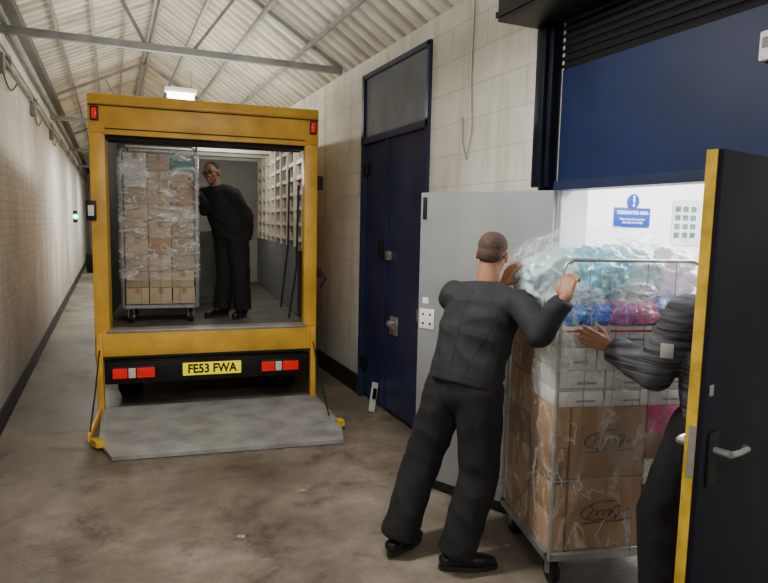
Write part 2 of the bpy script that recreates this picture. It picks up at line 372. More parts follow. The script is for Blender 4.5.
MB().bb(-0.02,0.0,4.86,5.02,0.76,0.93,0.01).cyl((-0.05,4.98,0.86),(-0.0,4.98,0.86),0.03).tube([(-0.05,4.98,0.86),(-0.06,4.88,0.85),(-0.06,4.82,0.84)],0.012).obj("lock_handle",M_galv,e)
MB().bb(-0.03,0,5.03,5.12,1.42,1.5,0.005).obj("latch",M_galv,e)
MB().bb(-0.03,0,5.20,5.27,1.45,1.6,0.005).obj("latch",M_black,e)
MB().bb(-0.012,-0.0,4.44,4.5,0.95,1.05,0.003).obj("lock_escutcheon",M_galv,e)
for z in (0.3,2.2): MB().bb(-0.025,0,5.60,5.7,z,z+0.12,0.005).obj("hinge",M_black,e)
def leaf(name,hx,hy,fx,fy,m,label):
    a=math.atan2(fy-hy,fx-hx); L=math.hypot(fx-hx,fy-hy)
    e=empty(name,(hx,hy,0),a,label,None); e["kind"]="structure"; return e,L
e,L=leaf("door_2",2.268,2.81,1.86,3.62,M_grey,"light grey steel door leaf folded back against the wall")
MB().bb(0.0,L,-0.02,0.02,0.06,1.95,0.003).obj("door_leaf",M_grey,e)
MB().bb(L-0.13,L-0.015,0.02,0.026,1.07,1.20,0.002).obj("lock_plate",M_paper,e)
for (a,b) in ((0.1,1.165),(0.045,1.165),(0.1,1.105),(0.045,1.105)): MB().cyl((L-a,0.026,b),(L-a,0.029,b),0.008,seg=10).obj("bolt",M_black,e)
MB().bb(L-0.08,L-0.035,0.02,0.023,1.235,1.275).obj("sticker",M_paper,e)
MB().bb(L-0.05,L-0.02,0.02,0.028,1.78,1.92,0.003).obj("edge_bolt",M_dark,e)
MB().bb(0.01,L,-0.022,0.024,0.02,0.07).obj("kick_strip",M_black,e,smooth=False)
e,L=leaf("door_3",2.27,1.32,1.385,1.11,M_navy,"navy steel door leaf standing open with worn yellow edge")
MB().bb(0.0,L,-0.02,0.02,0.03,1.95,0.003).obj("door_leaf",M_navy,e)
MB().bb(L,L+0.004,-0.021,0.006,0.03,1.95).obj("painted_edge",M_yelold,e,smooth=False)
for sgn in (1,-1):
    y=0.02*sgn
    MB().bb(L-0.085,L-0.035,min(y,y+sgn*0.008),max(y,y+sgn*0.008),1.07,1.22,0.003).obj("lock_plate",M_dark,e)
    MB().cyl((L-0.06,y,1.17),(L-0.06,y+sgn*0.05,1.17),0.01).tube([(L-0.06,y+sgn*0.05,1.17),(L-0.09,y+sgn*0.055,1.17),(L-0.15,y+sgn*0.052,1.168),(L-0.16,y+sgn*0.04,1.168)],0.0085).obj("lever_handle",M_galv,e)
MB().bb(L-0.04,L-0.02,0.02,0.024,1.32,1.35,0.002).obj("bolt_plate",M_galv,e)
MB().bb(L+0.004,L+0.006,-0.010,0.006,1.10,1.24).obj("lock_strip",M_galv,e)
e=empty("cable_conduit",(LX+0.002,0,3.12),0,"grey conduit pipes with brackets along cream brick wall","conduit")
MB().cyl((0.03,-2,0),(0.03,28,0),0.016,seg=8).obj("pipe",M_steel,e); MB().cyl((0.03,-2,0.09),(0.03,28,0.09),0.010,seg=8).obj("pipe",M_steel,e)
MB().cyl((0.06,-2,0.30),(0.06,28,0.30),0.035,seg=10).obj("pipe",M_steel,e)
for i in range(12): MB().bb(0.0,0.045,i*2.3,i*2.3+0.03,-0.02,0.11).obj("bracket",M_steel,e,smooth=False)
for y0 in (6.4,8.9,11.5):
    MB().tube([(0.02,y0+0.35*j/3,-0.05-0.14*math.sin(math.pi*j/9)) for j in range(10)],0.007,6).obj("cable",M_base,e)
    MB().bb(0,0.06,y0-0.12,y0,-0.16,0.0,0.004).obj("junction_box",M_steel,e)
e=empty("eaves_gutter",(LX+0.002,0,3.60),0,"dark metal gutter along the top of brick wall","gutter")
MB().bb(0.001,0.12,-3,29.9,0,0.09,0.01).obj("gutter",mat("gutter_dark",rgb(96,94,88),0.6),e)
e=empty("wall_cable",(RX,3.75,0),0,"thin dangling white cable on cream block wall","cable")
MB().tube([(-0.012,0,3.25),(-0.012,0.01,2.75),(-0.02,-0.03,2.4),(-0.02,0.03,2.2),(-0.02,0.09,2.32),(-0.012,0.11,2.5)],0.004,6).obj("cable",M_steel,e)
e=empty("door_tag",(2.20,5.18,0.0),0.5,"torn white paper slip leaning by the dark doors","paper slip")
RT=Matrix.Rotation(0.35,3,'Y')@Matrix.Rotation(-0.12,3,'X')
MB().box((0,0,0.14),(0.09,0.004,0.27),RT).obj("slip",M_paper,e,smooth=False)
MB().box((0.01,-0.004,0.17),(0.05,0.003,0.1),RT).obj("printed_area",M_text,e,smooth=False)
for (x,y,r_,s_) in ((0.62,3.3,1.2,0.02),(1.10,3.75,2.2,0.022)):
    t=bmesh.new(); bmesh.ops.create_grid(t,x_segments=5,y_segments=4,size=s_)
    for v in t.verts: v.co.z=0.003+0.010*abs(noise.noise(V((v.co.x*40+x,v.co.y*40,y)))); v.co.x+=0.012*noise.noise(V((v.co.y*50,x,y)))
    mb=MB(); mb.bm.free(); mb.bm=t; o=mb.obj("paper_scrap",mat("dirty_paper",rgb(150,140,122),0.8,var=0.3,vscale=20),loc=(x,y,0.0),rotz=r_,ang=180)
    tag(o,"small crumpled scrap of dirty paper on concrete floor","litter","litter scraps on the floor")

def lamp(y,z,x,pw,l_=1.2,rot=0,warm=(1,0.965,0.90)):
    e=empty("ceiling_lamp",(x,y,z),rot,"white fluorescent batten lamp hung under the roof truss","ceiling lamp","fluorescent lamps over the passage")
    MB().bb(-l_/2,l_/2,-0.05,0.05,0.03,0.09,0.008).obj("lamp_housing",M_paper,e)
    MB().cyl((-l_/2+.03,0,0.0),(l_/2-.03,0,0.0),0.04,seg=12).obj("lamp_tube",M_glow,e)
    for q in (-1,1): MB().cyl((q*(l_/2-.06),0,0.09),(q*(l_/2-.06),0,0.3),0.006,seg=6).obj("hanger",M_steel,e)
    ld=bpy.data.lights.new("lamp_light",'AREA'); ld.shape='RECTANGLE'; ld.size=l_; ld.size_y=0.15; ld.energy=pw; ld.color=warm
    lo=bpy.data.objects.new("lamp_light",ld); COL.objects.link(lo); lo.parent=e; lo.location=(0,0,-0.05)
    return e
lamp(-0.6,3.1,0.6,74)
lamp(2.7,3.1,0.55,76)
lamp(7.9,3.20,0.80,62,l_=0.36)
lamp(12.3,3.1,0.7,120)
lamp(16.5,3.1,0.7,115)
lamp(21,3.1,0.7,105)
e=empty("signal_lamp",(LX+0.001,17.5,1.75),0,"small green signal lamp on brick wall","signal lamp")
MB().bb(0,0.1,0,0.1,-0.15,0.15,0.01).obj("casing",M_black,e)
MB().ball((0.06,-0.01,0),0.06).obj("lens",mat("green_lens",rgb(30,220,120),0.3,emis=8,emcol=(0.05,1,0.35,1)),e)
def area(n,loc,rot,sx,sy,en,col=(1,0.95,0.85)):
    ld=bpy.data.lights.new(n,'AREA'); ld.shape='RECTANGLE'; ld.size=sx; ld.size_y=sy; ld.energy=en; ld.color=col
    lo=bpy.data.objects.new(n,ld); COL.objects.link(lo); lo.location=loc; lo.rotation_euler=rot; return lo
area("roof_fill_light",(0.7,6.5,2.95),(math.pi,0,0),2.0,10,80,(1.0,0.99,0.96))  # added upward fill that brightens the roof underside, no fixture
area("room_light",(4.6,2.4,2.9),(0,0,0),3.0,2.0,400,(0.98,0.99,1.0))

# ---------------------------------------------------------------- truck
TY=math.radians(-5.8); TO=V((-0.15,5.93,0))
def TL(s,d,z=0): return V((TO.x+s*math.cos(TY)-d*math.sin(TY),TO.y+s*math.sin(TY)+d*math.cos(TY),z))
T=empty("box_truck",TO,TY,"yellow box truck with open rear and lowered tail lift","truck")
W=1.97; BL=4.4
MB().bb(0,0.04,0.1,BL,0.5,2.74).obj("side_panel",M_yel,T,smooth=False)
MB().bb(W-0.04,W,0.1,BL,0.5,2.74).obj("side_panel",M_yel,T,smooth=False)
MB().bb(0,W,0.1,BL,2.70,2.75).obj("roof_panel",M_intw,T,smooth=False)
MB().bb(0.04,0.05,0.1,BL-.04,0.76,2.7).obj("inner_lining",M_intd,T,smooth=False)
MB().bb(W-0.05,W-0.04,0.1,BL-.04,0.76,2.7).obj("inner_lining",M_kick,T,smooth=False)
MB().bb(0.04,W-.04,BL-0.04,BL,0.5,2.74).obj("bulkhead",M_bulk,T,smooth=False)
MB().bb(0.04,W-.04,0.05,BL-.04,0.68,0.75).obj("load_floor",M_ply,T,smooth=False)
MB().bb(W-0.075,W-0.05,0.12,BL-.04,0.76,1.48).obj("kick_panel",M_kick,T,smooth=False)
for i,z in enumerate((1.54,1.70,1.86,2.02,2.18,2.34,2.50)):
    MB().bb(W-0.085,W-0.05,0.12,BL-.05,z,z+0.04).obj("load_rail",M_rail,T,smooth=False)
for i in range(9):
    d=0.22+i*0.48; MB().bb(W-0.10,W-0.05,d,d+0.06,1.48,2.66).obj("wall_rib",M_rail,T,smooth=False)
for i in range(7):
    d=0.5+i*0.6; MB().bb(0.05,W-.05,d,d+0.04,2.66,2.70).obj("roof_bow",M_intw,T,smooth=False)
MB().bb(0,0.125,-0.02,0.12,0.46,2.76,0.012).bb(0.085,0.125,0.12,0.2,0.76,2.5).obj("rear_post",M_yel,T)
MB().bb(W-0.125,W,-0.02,0.10,0.46,2.76,0.012).obj("rear_post",M_yel,T)
MB().bb(-0.005,W+0.005,-0.03,0.12,2.46,2.79,0.015).bb(0.0,W,-0.045,-0.02,2.70,2.735,0.005).bb(0.12,W-.12,-0.045,-0.02,2.45,2.48,0.005).obj("header_beam",M_yel,T)
MB().bb(0.0,W,-0.032,-0.028,2.685,2.695).obj("header_seam",M_dark,T,smooth=False)
MB().bb(0.125,W-0.125,-0.033,-0.028,2.495,2.505).obj("header_seam",M_dark,T,smooth=False)
MB().bb(0.125,W-0.125,0.02,0.3,2.42,2.47).obj("shutter_rail",M_dark,T,smooth=False)
for s in (0.05,W-0.05):
    MB().bb(s-0.032,s+0.032,-0.05,-0.02,2.56,2.68,0.006).obj("marker_base",M_black,T)
    MB().bb(s-0.02,s+0.02,-0.06,-0.045,2.575,2.665,0.006).obj("marker_lamp",M_redlamp,T)
MB().bb(0.03,W-0.03,-0.07,0.1,0.52,0.75,0.015).obj("rear_sill",M_yel,T)
MB().bb(0.1,W-0.1,-0.08,0.1,0.745,0.765,0.004).obj("sill_tread",M_alu,T)
MB().bb(0.05,W-0.05,-0.085,-0.06,0.515,0.535).obj("sill_seam",M_dark,T,smooth=False)
MB().bb(0.07,W-0.07,-0.03,0.08,0.27,0.50,0.015).obj("bumper",M_black,T)
for s0 in (0.13,1.43):
    MB().bb(s0,s0+0.37,-0.055,-0.03,0.31,0.44,0.008).obj("lamp_cluster_base",M_black,T)
    MB().bb(s0+0.01,s0+0.13,-0.065,-0.05,0.33,0.42,0.006).obj("tail_lamp",M_redlamp,T)
    MB().bb(s0+0.21,s0+0.36,-0.065,-0.05,0.33,0.42,0.006).obj("tail_lamp",M_redlamp,T)
    MB().bb(s0+0.14,s0+0.20,-0.065,-0.05,0.33,0.42,0.006).obj("reverse_lamp",M_whlamp,T)
MB().bb(0.73,1.25,-0.05,-0.03,0.325,0.44,0.004).obj("number_plate",M_plate,T)
text("plate_lettering","FE53 FWA",0.115,M_text,Matrix.Translation((0.99,-0.052,0.382))@FRONT,T,off=0.004,sx=0.86)
MB().bb(0.85,1.1,-0.045,-0.03,0.45,0.48).obj("plate_lamp",M_black,T,smooth=False)
for s in (0.5,1.37): MB().bb(s,s+0.1,0.1,BL+1.2,0.35,0.5).obj("chassis_rail",M_dark,T,smooth=False)
MB().cyl((0.3,0.62,0.34),(1.67,0.62,0.34),0.05).ball((0.98,0.62,0.34),0.16).obj("rear_axle",M_dark,T)
def wheel(s,d):
    w=MB(); w.cyl((s-0.1,d,0.335),(s+0.1,d,0.335),0.3,seg=28)
    w.cyl((s-0.085,d,0.335),(s+0.085,d,0.335),0.335,seg=28)
    o=w.obj("wheel",M_rub,T)
    MB().cyl((s-0.11,d,0.335),(s+0.11,d,0.335),0.19,seg=20).cyl((s-0.13,d,0.335),(s+0.13,d,0.335),0.07,seg=12).obj("wheel_hub",M_galv,o)
for s in (0.24,W-0.24):
    wheel(s,0.62); wheel(s,BL+1.1)
w=MB(); prof=[(BL+.05,0.4),(BL+1.75,0.4),(BL+1.8,1.0),(BL+1.5,1.25),(BL+1.0,2.15),(BL+.05,2.2)]
bm=w.bm; a=[bm.verts.new((0.08,p[0],p[1])) for p in prof]; b=[bm.verts.new((W-0.08,p[0],p[1])) for p in prof]
bm.faces.new(a[::-1]); bm.faces.new(b)
for i in range(len(prof)): bm.faces.new((a[i],a[(i+1)%6],b[(i+1)%6],b[i]))
w.obj("cab",M_yel,T,smooth=False)
for s in (0.07,W-.078): MB().bb(s,s+0.008,BL+.3,BL+1.15,1.3,1.95).obj("side_window",M_navy,T,smooth=False)
MB().bb(-0.035,0.045,-0.045,-0.02,1.72,1.89,0.005).obj("control_bracket",M_black,T)
MB().bb(-0.018,0.028,-0.052,-0.045,1.76,1.85,0.002).obj("control_label",M_paper,T)
MB().bb(-0.08,0.0,0.2,0.26,1.25,1.42,0.01).obj("side_mirror",M_black,T)
MB().bb(W,W+0.05,-0.03,0.04,2.05,2.18,0.006).obj("shutter_catch",M_dark,T)
MB().bb(W,W+0.04,-0.03,0.02,1.22,1.30,0.006).obj("shutter_catch",M_dark,T)
MB().tube([(W+.03,-.03,1.28),(W+.08,-.05,1.2),(W+.03,-.03,1.12)],0.01).obj("grab_handle",M_dark,T)
MB().tube([(W-0.15,0.16,2.1),(W-0.16,0.2,1.3),(W-0.22,0.28,0.78)],0.012,6).obj("load_strap",M_strap,T)
MB().tube([(W-0.12,0.9,2.3),(W-0.13,0.9,1.5),(W-0.2,0.95,0.8)],0.012,6).obj("load_strap",M_strap,T)
MB().bb(W-0.12,W-0.08,0.3,0.36,0.78,1.45).obj("load_strap",M_strap,T,smooth=False)
MB().bb(0.02,0.07,-0.10,-0.03,0.06,0.75,0.006).obj("lift_arm",M_yel,T)
MB().bb(W-0.07,W-0.02,-0.10,-0.03,0.06,0.75,0.006).obj("lift_arm",M_yel,T)
for s in (0.045,W-0.045):
    MB().tube([(s,-0.07,0.62),(s,-0.4,0.35),(s+0.0,-0.8,0.09)],0.006,6).obj("lift_chain",M_dark,T)
pl=[(0.04,-0.02),(W+.0,-0.02),(W+0.04,-0.9),(W-0.03,-1.26),(0.24,-1.20),(0.11,-0.85)]
zb=lambda p: 0.035+0.03*(1+p[1]/1.26)
MB().prism(pl,lambda p:zb(p)-0.03,lambda p:zb(p)).obj("tail_lift_platform",M_alu,T,smooth=False)
w=MB()
n=34
for i in range(n):
    d=-0.05-i*(1.13/n)
    xa=0.07+(0.1*(-d)/.85 if d>-.85 else 0.1+(-d-.85)*.38); xb=W-0.02 if d>-.9 else W-0.02-(-d-.9)*.15
    z=zb((0,d))
    w.bb(xa,xb,d-0.006,d+0.006,z-0.002,z+0.004)
w.obj("platform_rib",M_alu,T,smooth=False)
MB().prism([(0.05,-0.86),(0.12,-0.86),(0.17,-0.97),(0.11,-0.97)],0.03,0.075).obj("platform_corner",M_yelold,T,smooth=False)
MB().prism([(W-0.0,-0.84),(W+0.06,-0.84),(W+0.06,-0.94),(W+0.02,-0.94)],0.03,0.075).obj("platform_corner",M_yelold,T,smooth=False)
MB().bb(0.035,0.055,-0.84,-0.02,0.035,0.10).obj("platform_side",M_yel,T,smooth=False)
for (sx_,dy_,zz_,en_) in ((1.5,0.45,2.58,9),(1.25,2.4,2.45,24)):  # added fill lights for the truck interior and the man's face, no fixture
    ld=bpy.data.lights.new("cargo_fill_light",'POINT'); ld.energy=en_; ld.shadow_soft_size=0.1; ld.color=(1,0.95,0.86)
    lo=bpy.data.objects.new("cargo_fill_light",ld); COL.objects.link(lo); lo.parent=T; lo.location=(sx_,dy_,zz_)
e=empty("hanging_blanket",TL(0.98,1.7,0.752),TY,"folded grey packing blanket slumped on the truck floor","blanket")
w=MB(); t=w.bm
bmesh.ops.create_grid(t,x_segments=30,y_segments=30,size=0.5)
for v in t.verts:
    x,y=v.co.x,v.co.y
    v.co=V((x*0.75,0.05*math.sin(x*18)+0.06*noise.noise(V((x*4,y*4,1)))+ (0.25*(0.5-y)),0.43+y*0.85+0.05*(y+.5)*noise.noise(V((x*3,0,5)))*1))
w.obj("cloth",M_tarp,e,ang=180)

# ---------------------------------------------------------------- roll cage
def castor(parent,x,y,r=0.06):
    c=MB().box((x,y,0.145),(0.07,0.07,0.01)).box((x-0.025,y+0.01,0.10),(0.005,0.05,0.09)).box((x+0.025,y+0.01,0.10),(0.005,0.05,0.09)).obj("castor",M_galv,parent,smooth=False)
    MB().cyl((x-0.018,y+0.015,r),(x+0.018,y+0.015,r),r,seg=20).obj("castor_wheel",M_rub,c)
    MB().cyl((x-0.03,y+0.015,r),(x+0.03,y+0.015,r),0.015,seg=8).obj("castor_bolt",M_galv,c)
def cage(loc,rot,w_,d_,h_,label,wires=5,faces='FB',tr=0.011):
    e=empty("roll_cage",loc,rot,label,"trolley")
    b=MB(); b.bb(0,w_,0,0.03,0.15,0.18).bb(0,w_,d_-0.03,d_,0.15,0.18).bb(0,0.03,0,d_,0.15,0.18).bb(w_-0.03,w_,0,d_,0.15,0.18)
    for i in range(1,7): b.bb(0.02,w_-0.02,d_*i/7-0.012,d_*i/7+0.012,0.158,0.175)
    b.obj("base_frame",M_galv,e,smooth=False)
    for x in (0.07,w_-0.07):
        for y in (0.07,d_-0.07): castor(e,x,y)
    if 'F' in faces:
        for y in (0.0,d_):
            r=0.05; t=0.012
            p=[(t,y,0.16),(t,y,h_-r),(t+r*0.3,y,h_-r*0.3),(t+r,y,h_),(w_-t-r,y,h_),(w_-t-r*0.3,y,h_-r*0.3),(w_-t,y,h_-r),(w_-t,y,0.16)]
            f=MB().tube(p,tr,10).obj("end_frame",M_galv,e)
            w=MB(); wn=max(wires,3)
            for i in range(wn):
                x=w_*(i+1)/(wn+1); w.cyl((x,y,0.17),(x,y,h_),0.0018,seg=6)
            for z in (0.55,1.0,1.35):
                if z<h_: w.cyl((0.01,y,z),(w_-0.01,y,z),0.0022,seg=6)
            w.obj("wire_grid",M_wire,f)
    if 'S' in faces:
        for x in (0.0,w_):
            p=[(x,0.012,0.16),(x,0.012,h_-.05),(x,0.03,h_-.015),(x,0.06,h_),(x,d_-.06,h_),(x,d_-.03,h_-.015),(x,d_-0.012,h_-.05),(x,d_-0.012,0.16)]
            f=MB().tube(p,tr,10).obj("side_frame",M_galv,e)
            w=MB()
            for i in range(6): w.cyl((x,d_*(i+1)/7,0.17),(x,d_*(i+1)/7,h_),0.003,seg=6)
            for z in (0.5,0.95,1.35): w.cyl((x,0.01,z),(x,d_-0.01,z),0.004,seg=6)
            w.obj("wire_grid",M_galv,f)
    return e
def film_shell(name,mtx,x0,x1,y0,y1,z0,z1,m,amp,label,top=None,seed=0,cuts=24):
    t=bmesh.new(); bmesh.ops.create_cube(t,size=1); bmesh.ops.subdivide_edges(t,edges=t.edges[:],cuts=cuts,use_grid_fill=True)
    for v in t.verts:
        c=v.co.copy(); p=V((lerp(x0,x1,c.x+.5),lerp(y0,y1,c.y+.5),lerp(z0,z1,c.z+.5)))
        n=V((c.x if abs(c.x)>.49 else 0,c.y if abs(c.y)>.49 else 0,c.z if abs(c.z)>.49 else 0)).normalized()
        a=noise.noise(V((p.x*9+seed,p.y*9,p.z*14)))+0.6*noise.noise(V((p.x*25,p.y*25+seed,p.z*30)))
        if top:
            a=0.8-2.0*abs(noise.noise(V((p.x*5+seed,p.y*5,p.z*5))))-0.7*abs(noise.noise(V((p.x*13,p.y*13+seed,p.z*14))))
            u=(p.z-z0)/(z1-z0); cx,cy=(x0+x1)/2,(y0+y1)/2
            k=math.sqrt(max(0.0,1-(0.66*u)**3)); p.x=cx+(p.x-cx)*k; p.y=cy+(p.y-cy)*k
            if c.z>.49: p.z+=top*max(0,(1-(2*c.x)**2)*(1-(2*c.y)**2))**.5
        v.co=p+n*a*amp
    bad=[f for f in t.faces if f.calc_center_median().z<z0+0.01 and f.normal.z<-0.5]
    bmesh.ops.delete(t,geom=bad,context='FACES')
    mb=MB(); mb.bm.free(); mb.bm=t
    o=mb.obj(name,m,ang=180); o.matrix_world=mtx; tag(o,label,"plastic wrap"); return o
def carton(name,mtx,x0,x1,y0,y1,z0,z1,m,label,group,kind="plain"):
    cx,cy,cz=(x0+x1)/2,(y0+y1)/2,z0; hx,hy,h=(x1-x0)/2-.002,(y1-y0)/2-.002,z1-z0-.002
    jy=random.uniform(0,0.006)
    o=MB().bb(-hx,hx,-hy,hy,0,h,0.004).obj(name,m); o.matrix_world=mtx@Matrix.Translation((cx,cy+jy,cz))@Matrix.Rotation(random.uniform(-.014,.014),4,'Z')
    tag(o,label,"box",group)
    if kind in("plain","logo"):
        MB().bb(-hx+.001,hx-.001,-0.025,0.025,h,h+.0008).bb(-0.02,0.02,-hy-.0008,-hy,h-min(.06,h*.35),h).obj("tape",M_tape,o,smooth=False)
    if kind=="logo":
        w=MB(); pts=[]; y=-hy-.001; cx=0.01; cz=h*.52; q=1.3
        for i in range(40):
            t=i/39*2*math.pi*0.62+1.0; pts.append((cx-0.02+0.085*q*math.cos(t),y,cz+0.012+0.035*q*math.sin(t)+0.014*math.cos(t)))
        w.tube(pts,0.0036,5)
        pts=[]
        for i in range(121):
            u=i/120; ph=u*2*math.pi*6
            hgt=(0.010+0.018*max(0,math.cos(u*9.0))**2)*q
            pts.append((cx-0.10+0.22*u+0.014*math.sin(ph)+hgt*0.5*math.cos(ph),y,cz+hgt*math.cos(ph)))
        w.tube(pts,0.0028,5)
        w.tube([(cx-0.12,y,cz-0.052),(cx-0.02,y,cz-0.044),(cx+0.06,y,cz-0.046),(cx+0.14,y,cz-0.036)],0.0038,5)
        w.obj("printed_emblem",M_ink,o)
    if kind=="red":
        w=MB(); w.bb(-hx+.004,hx-.004,-hy-.001,-hy,h*.72,h*.72+.010)
        w.obj("red_stripe",M_red,o,smooth=False)
    if kind in("red","white"):
        MB().bb(-0.02,hx-.04,-hy-.001,-hy,h*.3,h*.42).obj("printed_panel",M_steel,o,smooth=False)
    return o
cl=TL(0.20,0.34,0.75)
cage(cl,TY,0.68,0.7,1.67,"galvanised steel roll cage wrapped in film inside the truck",3,'FS')
MT=Matrix.Translation(cl)@Matrix.Rotation(TY,4,'Z')
rows=9; hh=(1.60-0.185)/rows
for r in range(rows):
    for c in range(3):
        m=random.choice([M_cardl,M_cardg,M_cardl,M_cardg,M_cardm])
        if r>=rows-2 and c==0: m=M_white
        if r==rows-1 and c>0: m=M_teal if c==2 else M_cardl
        carton("cardboard_box",MT,0.03+c*0.207,0.235+c*0.207,0.03,0.66,0.185+r*hh,0.185+(r+1)*hh,m,"%s carton stacked in the wrapped cage"%("white" if m is M_white else "teal" if m is M_teal else "tan cardboard"),"cartons in the truck cage")
film_shell("stretch_wrap",MT,-0.02,0.70,-0.025,0.72,0.42,1.64,M_film2,0.006,"crinkled clear stretch wrap around the carton stack in truck",seed=3)
CR=math.radians(-14.4); cl=V((1.87,2.25,0))
cage(cl,CR,0.72,0.64,1.60,"galvanised steel roll cage loaded with boxes in the doorway",4,'F',0.009)
MC=Matrix.Translation(cl)@Matrix.Rotation(CR,4,'Z')
G1="boxes on the doorway roll cage"
B="brown cardboard box on the roll cage"
for z0,z1 in ((0.18,0.545),(0.545,0.90)):
    carton("cardboard_box",MC,0.105,0.495,0.025,0.315,z0,z1,M_card,"large brown cardboard box with printed script emblem",G1,"logo")
    carton("cardboard_box",MC,0.375,0.70,0.32,0.62,z0,z1,M_cardd,B,G1)
zz=[0.18,0.36,0.52,0.70,0.90]
for i in range(4): carton("cardboard_box",MC,0.022,0.10,0.025,0.315,zz[i],zz[i+1],[M_cardm,M_card,M_cardd][i%3],"narrow brown cardboard box on the roll cage",G1)
zz=[0.18,0.40,0.60,0.78,0.98,1.13,1.29]
for i in range(6): carton("cardboard_box",MC,0.022,0.37,0.32,0.62,zz[i],zz[i+1],[M_card,M_cardm,M_cardd,M_cardm][i%4],B,G1)
zz=[0.18,0.34,0.50,0.63,0.76,0.90]
for i,(m,kd,lb) in enumerate(((M_card,"plain",B),(M_cardd,"plain",B),(M_white,"white","small white carton on the roll cage"),(M_cardd,"plain",B),(mat("pink_pack",rgb(205,70,130),0.4,var=0.3,vscale=20),"white","pink printed product pack on the roll cage"))):
    carton("cardboard_box",MC,0.50,0.70,0.025,0.315,zz[i],zz[i+1],m,lb,G1,kd)
for z0,z1,kd in ((0.90,0.98,"white"),(0.98,1.08,"white"),(1.08,1.19,"white"),(1.19,1.29,"red")):
    xs=(0.025,0.27,0.50,0.70) if z0<1.0 or z0>1.1 else (0.025,0.22,0.48,0.70)
    for x0,x1 in zip(xs[:-1],xs[1:]):
        carton("white_carton",MC,x0,x1-.005,0.025,0.315,z0,z1,M_white,"white carton stacked on the roll cage",G1,kd)
for z0,z1 in ((0.90,1.1),(1.1,1.29)):
    carton("cardboard_box",MC,0.375,0.70,0.32,0.62,z0,z1,M_card,B,G1)
def bag(x,y,z,rx,ry,rz,m,label,seed,rot=0):
    t=bmesh.new(); bmesh.ops.create_icosphere(t,subdivisions=5,radius=1)
    for v in t.verts:
        c=v.co.copy(); s=V((seed,seed*.37,0))
        a=0.20*(1-2*abs(noise.noise(c*1.4+s)))+0.09*(1-2.4*abs(noise.noise(c*3.4+s)))+0.03*(1-2.4*abs(noise.noise(c*8+s)))
        c*=0.78+a*0.95
        v.co=V((c.x*rx,c.y*ry,c.z*rz))
    mb=MB(); mb.bm.free(); mb.bm=t; o=mb.obj("plastic_bag",m,ang=180)
    o.matrix_world=MC@Matrix.Translation((x,y,z))@Matrix.Rotation(rot,4,'Z'); tag(o,label,"bag","plastic bags on top of the load"); return o
bags=[(0.09,0.11,1.35,0.10,0.12,0.07,(70,150,230),"bright blue",1),(0.21,0.10,1.345,0.10,0.10,0.065,(40,110,225),"blue",1),
(0.35,0.10,1.345,0.10,0.10,0.07,(190,100,190),"purple",1),(0.47,0.10,1.345,0.09,0.10,0.065,(240,130,185),"pink",1),
(0.61,0.11,1.35,0.12,0.11,0.075,(150,160,230),"pale violet",1),
(0.13,0.50,1.44,0.17,0.16,0.16,(200,230,242),"pale blue",.85),(0.36,0.46,1.47,0.19,0.19,0.18,(180,232,236),"pale turquoise",.85),
(0.62,0.46,1.47,0.17,0.18,0.17,(236,236,242),"clear white",.85),(0.10,0.24,1.50,0.17,0.20,0.15,(205,234,246),"clear pale blue",.8),
(0.26,0.20,1.53,0.17,0.20,0.14,(130,215,236),"turquoise",.9),(0.45,0.24,1.53,0.17,0.20,0.15,(200,234,242),"pale teal",.8),(0.64,0.22,1.53,0.15,0.20,0.14,(240,228,240),"pale pinkish white",.8),
(0.38,0.12,1.45,0.16,0.10,0.07,(226,234,242),"clear",.6),(0.14,0.10,1.44,0.13,0.10,0.07,(190,222,242),"clear pale blue",.7)]
for i,(x,y,z,rx,ry,rz,c,n,al) in enumerate(bags):
    bag(x,y,z,rx,ry,rz,bagmat("bag_plastic_%d"%i,rgb(*c),al),"%s plastic bag piled on top of the boxes"%n,i*3.7,i*0.7)
film_shell("stretch_wrap",MC,-0.015,0.735,-0.02,0.66,0.22,1.42,M_film,0.005,"clear stretch wrap around the boxes on the cage",seed=9,cuts=30)
film_shell("bag_cover",MC,-0.035,0.80,-0.04,0.72,1.38,1.63,M_film3,0.02,"clear crumpled plastic cover draped over the bags",top=0.12,seed=21,cuts=44)

# ---------------------------------------------------------------- sign + posters in room
e=empty("safety_sign",(4.24,4.195,1.845),0,"blue rectangular notice with white lettering on white wall","sign")
MB().bb(-0.21,0.21,-0.008,0,-0.085,0.085,0.003).obj("sign_board",M_sign,e)
MB().cyl((0,-0.006,0.14),(0,-0.012,0.14),0.066,seg=28).obj("symbol_disc",M_sign,e)
MB().bb(-0.010,0.010,-0.016,-0.012,0.128,0.19,0.002).obj("symbol_stroke",M_paper,e)
MB().cyl((0,-0.012,0.105),(0,-0.016,0.105),0.012,seg=12).obj("symbol_dot",M_paper,e)
text("sign_lettering","DESIGNATED AREA",0.042,M_paper,Matrix.Translation((0,-0.010,0.04))@FRONT,e,off=0.0008)
text("sign_lettering","Please keep this area clear\nand wear your badge",0.028,M_paper,Matrix.Translation((0,-0.010,-0.03))@FRONT,e)
e=empty("wall_poster",(4.90,4.195,1.85),0,"white poster with small dark and green pictures","poster")
MB().bb(-0.17,0.2,-0.004,0,-0.25,0.17).obj("sheet",mat("poster_sheet",rgb(206,208,206),0.6),e,smooth=False)
for i in range(3):
    for j in range(4): MB().bb(-0.14+i*0.1,-0.07+i*0.1,-0.006,-0.004,0.06-j*0.08,0.11-j*0.08).obj("printed_picture",mat("poster_print",rgb(90,120,110),0.6,var=0.6,vscale=9),e,smooth=False)

